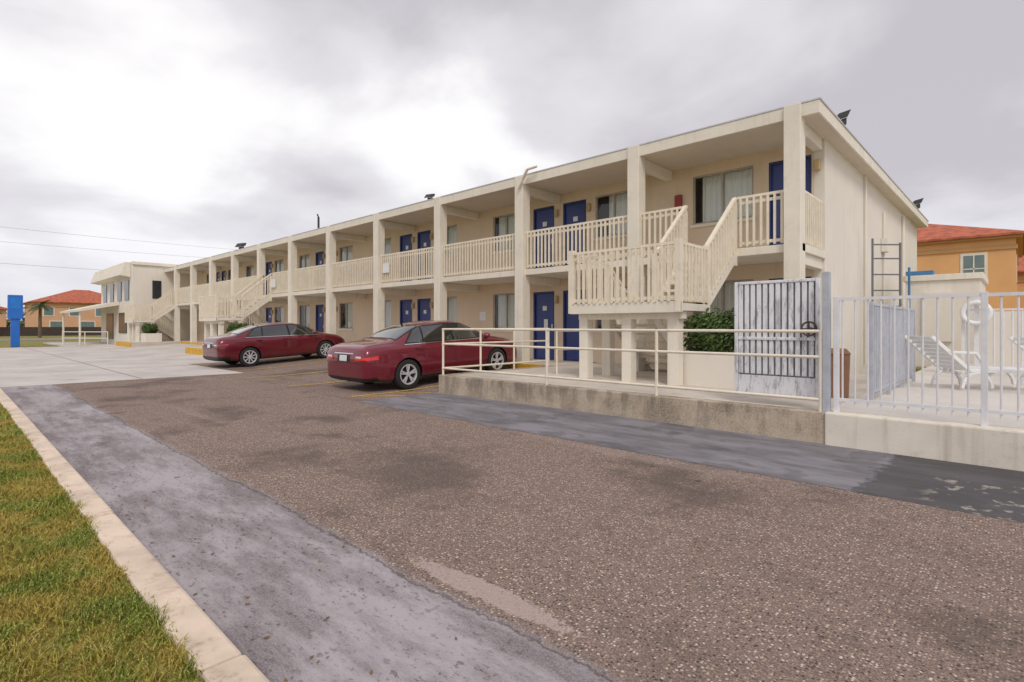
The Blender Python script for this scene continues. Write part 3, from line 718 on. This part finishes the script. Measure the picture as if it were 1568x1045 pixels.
    if A:
        wp=[[(.04,1.0),(1.02,1.0),(.55,T-.02),(.04,T+.03)],[(-.86,1.01),(-.03,1.0),(-.03,T+.03),(-.78,T+.005)],[(-1.33,1.03),(-.90,1.01),(-.83,T-.0),(-1.02,T-.06)]]
        big=[(-1.40,1.005),(1.12,.975),(.56,T+.02),(.04,T+.055),(-.78,T+.04),(-1.05,T-.03)]
        rw=[(-1.53,.66),(-.86,.53)]; ws=[(1.20,.68),(.52,.55)]
    else:
        wp=[[(.10,.97),(1.10,.965),(.62,T-.04),(.10,T+.02)],[(-.88,1.0),(.03,.975),(.03,T+.02),(-.80,T+.0)],[(-1.36,1.06),(-.92,1.0),(-.86,T-.01),(-1.08,T-.07)]]
        big=[(-1.46,1.02),(1.20,.945),(.64,T-.0),(.08,T+.045),(-.80,T+.03),(-1.12,T-.04)]
        rw=[(-1.64,.64),(-.92,.51)]; ws=[(1.28,.67),(.64,.54)]
    for sd in (-1,1):
        for k,pg_ in enumerate(wp):
            patch('side_window_%d_%d'%(k,sd),cg,polyplanes(pg_,(0,2)),lambda n,c:n.y*sd>.3,.006)
        patch('window_surround_%d'%sd,blk,polyplanes(big,(0,2)),lambda n,c:n.y*sd>.3,.003)
        b0,b1=big[0],big[1]
        patch('belt_trim_%d'%sd,chrome,polyplanes([(b0[0],b0[1]-.02),(b1[0]+.02,b1[1]-.02),(b1[0]+.02,b1[1]-.005),(b0[0],b0[1]-.005)],(0,2)),lambda n,c:n.y*sd>.2,.006)
        for xs in ((1.08,.0,-.93) if A else (1.15,.06,-.93)):
            patch('door_seam_%d'%sd,blk,polyplanes([(xs-.004,.32),(xs+.004,.32),(xs+.004,.955),(xs-.004,.955)],(0,2)),lambda n,c:n.y*sd>.4,.002)
        patch('sill_%d'%sd,blk,polyplanes([(-1.0,.18),(1.0,.18),(1.0,.25),(-1.0,.25)],(0,2)),lambda n,c:n.y*sd>.1,.003)
        patch('sill_seam_%d'%sd,blk,polyplanes([(-.93,.315),(1.08,.315),(1.08,.323),(-.93,.323)],(0,2)),lambda n,c:n.y*sd>.4,.002)
        tl=[(Vector((-2.08 if A else -1.92,0,.9)),Vector((1,0,-.25 if A else -1.6)).normalized()),(Vector((0,0,.94 if A else .96)),Vector((-.06,0,1)).normalized()),(Vector((0,0,.735 if A else .80)),Vector((0,0,-1))),(Vector((0,sd*(.46 if A else .40),0)),Vector((0,-sd,0)))]
        patch('tail_lamp_%d'%sd,tail,tl,lambda n,c:c.x<-1.8 and c.y*sd>.3,.008)
        tl2=[(Vector((0,0,.82)),Vector((0,0,1))),(Vector((0,0,.785)),Vector((0,0,-1))),(Vector((0,sd*.5,0)),Vector((0,-sd,0))),(Vector((0,sd*.70,0)),Vector((0,sd,0)))]
        patch('reverse_lamp_%d'%sd,whl,tl2,lambda n,c:c.x<-2.2 and c.y*sd>.3,.011)
        hl=[(Vector((1.95,0,0)),Vector((-1,0,0))),(Vector((0,0,.76)),Vector((.1,0,1)).normalized()),(Vector((0,0,.62)),Vector((0,0,-1))),(Vector((0,sd*.45,0)),Vector((0,-sd,0)))]
        patch('head_lamp_%d'%sd,head,hl,lambda n,c:c.x>1.9 and c.y*sd>.3,.006)
    def trap(pts,g): (xa,ya),(xb,yb)=pts; s_=1 if xb>xa else -1; return [(xa-g*s_,-ya-g),(xa-g*s_,ya+g),(xb+g*s_,yb+g),(xb+g*s_,-yb-g)]
    patch('rear_window',cg,polyplanes(trap(rw,0),(0,1)),lambda n,c:n.z>.3 and c.z>1.0,.006)
    patch('rear_window_surround',blk,polyplanes(trap(rw,.03),(0,1)),lambda n,c:n.z>.3 and c.z>1.0,.003)
    patch('windshield',cg,polyplanes(trap(ws,0),(0,1)),lambda n,c:n.z>.3 and c.z>.9,.006)
    bx=lambda y0,y1,z0,z1:[(Vector((0,y1,0)),Vector((0,1,0))),(Vector((0,y0,0)),Vector((0,-1,0))),(Vector((0,0,z1)),Vector((0,0,1))),(Vector((0,0,z0)),Vector((0,0,-1)))]
    patch('bumper_lower',blk,bx(-.9,.9,.2,.36 if A else .42),lambda n,c:c.x<-2.0 and n.x<-.1,.004)
    patch('bumper_seam',blk,bx(-.9,.9,.675,.682),lambda n,c:c.x<-2.0 and n.x<-.1,.003)
    patch('trunk_chrome',chrome,bx(-.40,.40,.865,.885),lambda n,c:c.x<-2.2 and n.x<-.1,.010)
    patch('plate_recess',blk,bx(-.26,.26,.70,.85),lambda n,c:c.x<-2.2 and n.x<-.1,.004)
    patch('licence_plate',plate,bx(-.155,.155,.71,.835),lambda n,c:c.x<-2.2 and n.x<-.1,.014)
    patch('grille',blk,bx(-.45,.45,.42,.60),lambda n,c:c.x>2.2 and n.x>.1,.006)
    for sd in (-1,1): patch('trunk_seam_%d'%sd,blk,polyplanes([(-2.3,sd*.70),(-1.62,sd*.73),(-1.62,sd*.736),(-2.3,sd*.706)],(0,1)),lambda n,c:n.z>.2 and c.z>.9,.003)
    body=bpy.data.objects.new('body',bme); link(body,e); bme.materials.clear(); bme.materials.append(pm)
    cut=B(); RW=.335
    for wx in (-1.38,1.40):
        for sd in (-1,1): cut.tube((wx,sd*.62,RW),(wx,sd*1.1,RW),RW+.04,40)
    co=cut.obj('cut',well,e); md=body.modifiers.new('b','BOOLEAN'); md.object=co; md.operation='DIFFERENCE'; md.solver='EXACT'
    try: md.material_mode='TRANSFER'
    except Exception: pass
    bpy.context.view_layer.update()
    dg=bpy.context.evaluated_depsgraph_get(); dg.update()
    nm2=bpy.data.meshes.new_from_object(body.evaluated_get(dg)); body.modifiers.clear(); body.data=nm2; bpy.data.objects.remove(co)
    try: nm2.set_sharp_from_angle(angle=math.radians(45))
    except Exception: pass
    for k,(wx,sd) in enumerate([(-1.38,-1),(-1.38,1),(1.40,-1),(1.40,1)]):
        yo=sd*.79; prof=[(.215,-.095),(.29,-.11),(.325,-.095),(.335,-.06),(.335,.06),(.325,.095),(.29,.11),(.215,.095)]
        t=B(); N=40; vs=[];fs=[]
        for i in range(N):
            a=2*math.pi*i/N
            for r,y in prof: vs.append((wx+r*math.cos(a),yo+sd*y,RW+r*math.sin(a)))
        m_=len(prof)
        for i in range(N):
            for j in range(m_): fs.append((i*m_+j,i*m_+(j+1)%m_,((i+1)%N)*m_+(j+1)%m_,((i+1)%N)*m_+j))
        t.add(vs,fs); t.obj('tyre_%d'%k,rubber,e,smooth=True)
        t=B(); t.tube((wx,yo-sd*.05,RW),(wx,yo+sd*.03,RW),.215,32); t.obj('wheel_well_disc_%d'%k,rubber,e)
        t=B(); ns=5 if A else 9
        for i in range(ns):
            a=2*math.pi*i/ns+.3; c=math.cos(a);s_=math.sin(a)
            for da in ((-.15,.15) if A else (0,)):
                a2=a+da; t.beam((wx+.04*c,yo+sd*.075,RW+.04*s_),(wx+.222*math.cos(a2),yo+sd*.085,RW+.222*math.sin(a2)),.035,.035)
        t.tube((wx,yo+sd*.05,RW),(wx,yo+sd*.1,RW),.05,16)
        NN=36; vs=[];fs=[]; pr=[(.200,.03),(.200,.10),(.228,.106),(.228,.09)]
        for i in range(NN):
            a=2*math.pi*i/NN
            for r,y in pr: vs.append((wx+r*math.cos(a),yo+sd*y,RW+r*math.sin(a)))
        for i in range(NN):
            for j in range(3): fs.append((i*4+j,i*4+j+1,((i+1)%NN)*4+j+1,((i+1)%NN)*4+j))
        t.add(vs,fs); t.obj('rim_%d'%k,rim,e,.004,False)
    for sd in (-1,1):
        t=B(); t.box(.02-.24,.02-.06,sd*.890,sd*.93,.86,.885); t.box(-1.14,-.97,sd*.89,sd*.93,.875,.90); t.obj('door_handles_%d'%sd,pm,e,.008)
        bpy.ops.mesh.primitive_uv_sphere_add(segments=20,ring_count=12,radius=1,location=(.93,sd*1.0,1.03)); o=bpy.context.object; o.scale=(.09,.12,.075); o.name='door_mirror_%d'%sd; o.data.materials.append(pm); o.parent=e
        for p in o.data.polygons: p.use_smooth=True
    t=B(); t.box(-.9,-.86,-.01,.01,1.40,1.47); t.obj('antenna',blk,e)
    return e
car((-10.72,8.46,.088),math.radians(3.5),(.17,.006,.024),'a')
car((-20.1,8.62,.098),math.radians(3.5),(.135,.004,.015),'b')

# ------------------------------------------------------------ world, sun, camera
w=bpy.data.worlds.new('World'); S.world=w; w.use_nodes=True; nt=NT(w.node_tree); nt.n.clear()
EL=math.radians(48); AZdir=Vector((.75,-.65)).normalized()
sk=nt.new('ShaderNodeTexSky'); sk.sky_type='NISHITA'; sk.sun_disc=False; sk.sun_elevation=EL; sk.sun_rotation=math.atan2(AZdir.x,AZdir.y)
bg1=nt.new('ShaderNodeBackground'); nt.l.new(sk.outputs[0],bg1.inputs[0]); bg1.inputs[1].default_value=.10
tc=nt.new('ShaderNodeTexCoord'); X,Y,Z=nt.xyz(tc.outputs['Generated'])
zz=nt.m('ADD',nt.m('MAXIMUM',Z,0.),.28)
cv=nt.new('ShaderNodeCombineXYZ'); nt.l.new(nt.m('DIVIDE',X,zz),cv.inputs[0]); nt.l.new(nt.m('DIVIDE',Y,zz),cv.inputs[1]); cv.inputs[2].default_value=2.6
n1=nt.noise(cv.outputs[0],1.7,5,.5,.2); n2=nt.noise(cv.outputs[0],.6,3,.5)
f=nt.m('ADD',nt.m('MULTIPLY',n1,.65),nt.m('MULTIPLY',n2,.35))
def lobe(v,a,b,k):
    d=Vector(v).normalized(); x=nt.new('ShaderNodeVectorMath'); x.operation='DOT_PRODUCT'; nt.l.new(tc.outputs['Generated'],x.inputs[0]); x.inputs[1].default_value=d
    return nt.rng(x.outputs['Value'],a,b,0,k)
f=nt.m('ADD',f,lobe((-1.026,.405,.36),.88,1.,.085)); f=nt.m('ADD',f,lobe((-1.28,.16,.45),.92,1.,.05)); f=nt.m('ADD',f,lobe((-.70,.74,.34),.965,1.,.07))
f=nt.m('SUBTRACT',f,lobe((-.75,.66,.66),.9,1.,.07)); f=nt.m('SUBTRACT',f,lobe((.0,1.38,.55),.8,1.,.03))
c=nt.mix(nt.rng(f,.38,.54),(.57,.54,.58),(.76,.74,.77)); c=nt.mix(nt.rng(f,.52,.66),c,(1.02,1.0,1.0))
c=nt.mix(nt.rng(Z,.24,.0,0,.7),c,(.80,.79,.86))
bg2=nt.new('ShaderNodeBackground'); nt.l.new(c,bg2.inputs[0]); bg2.inputs[1].default_value=1.06
mx=nt.new('ShaderNodeMixShader'); mx.inputs[0].default_value=.94; nt.l.new(bg1.outputs[0],mx.inputs[1]); nt.l.new(bg2.outputs[0],mx.inputs[2])
out=nt.new('ShaderNodeOutputWorld'); nt.l.new(mx.outputs[0],out.inputs[0])
sl=bpy.data.lights.new('sun','SUN'); sl.energy=1.5; sl.angle=math.radians(20); sl.color=(1,.94,.86)
so=bpy.data.objects.new('sun',sl); C.objects.link(so)
d=-Vector((AZdir.x*math.cos(EL),AZdir.y*math.cos(EL),math.sin(EL))); so.rotation_euler=d.to_track_quat('-Z','Y').to_euler()
cam=bpy.data.cameras.new('camera'); co=bpy.data.objects.new('camera',cam); C.objects.link(co)
co.location=(0,0,1.4); co.rotation_euler=(math.pi/2,0,math.radians(43.43)); cam.sensor_width=36; cam.lens=823/1568*36; cam.shift_y=-22.5/1568; cam.clip_end=5000; cam.clip_start=.05
S.camera=co
S.view_settings.view_transform='Standard'; S.view_settings.look='None'; S.view_settings.exposure=0
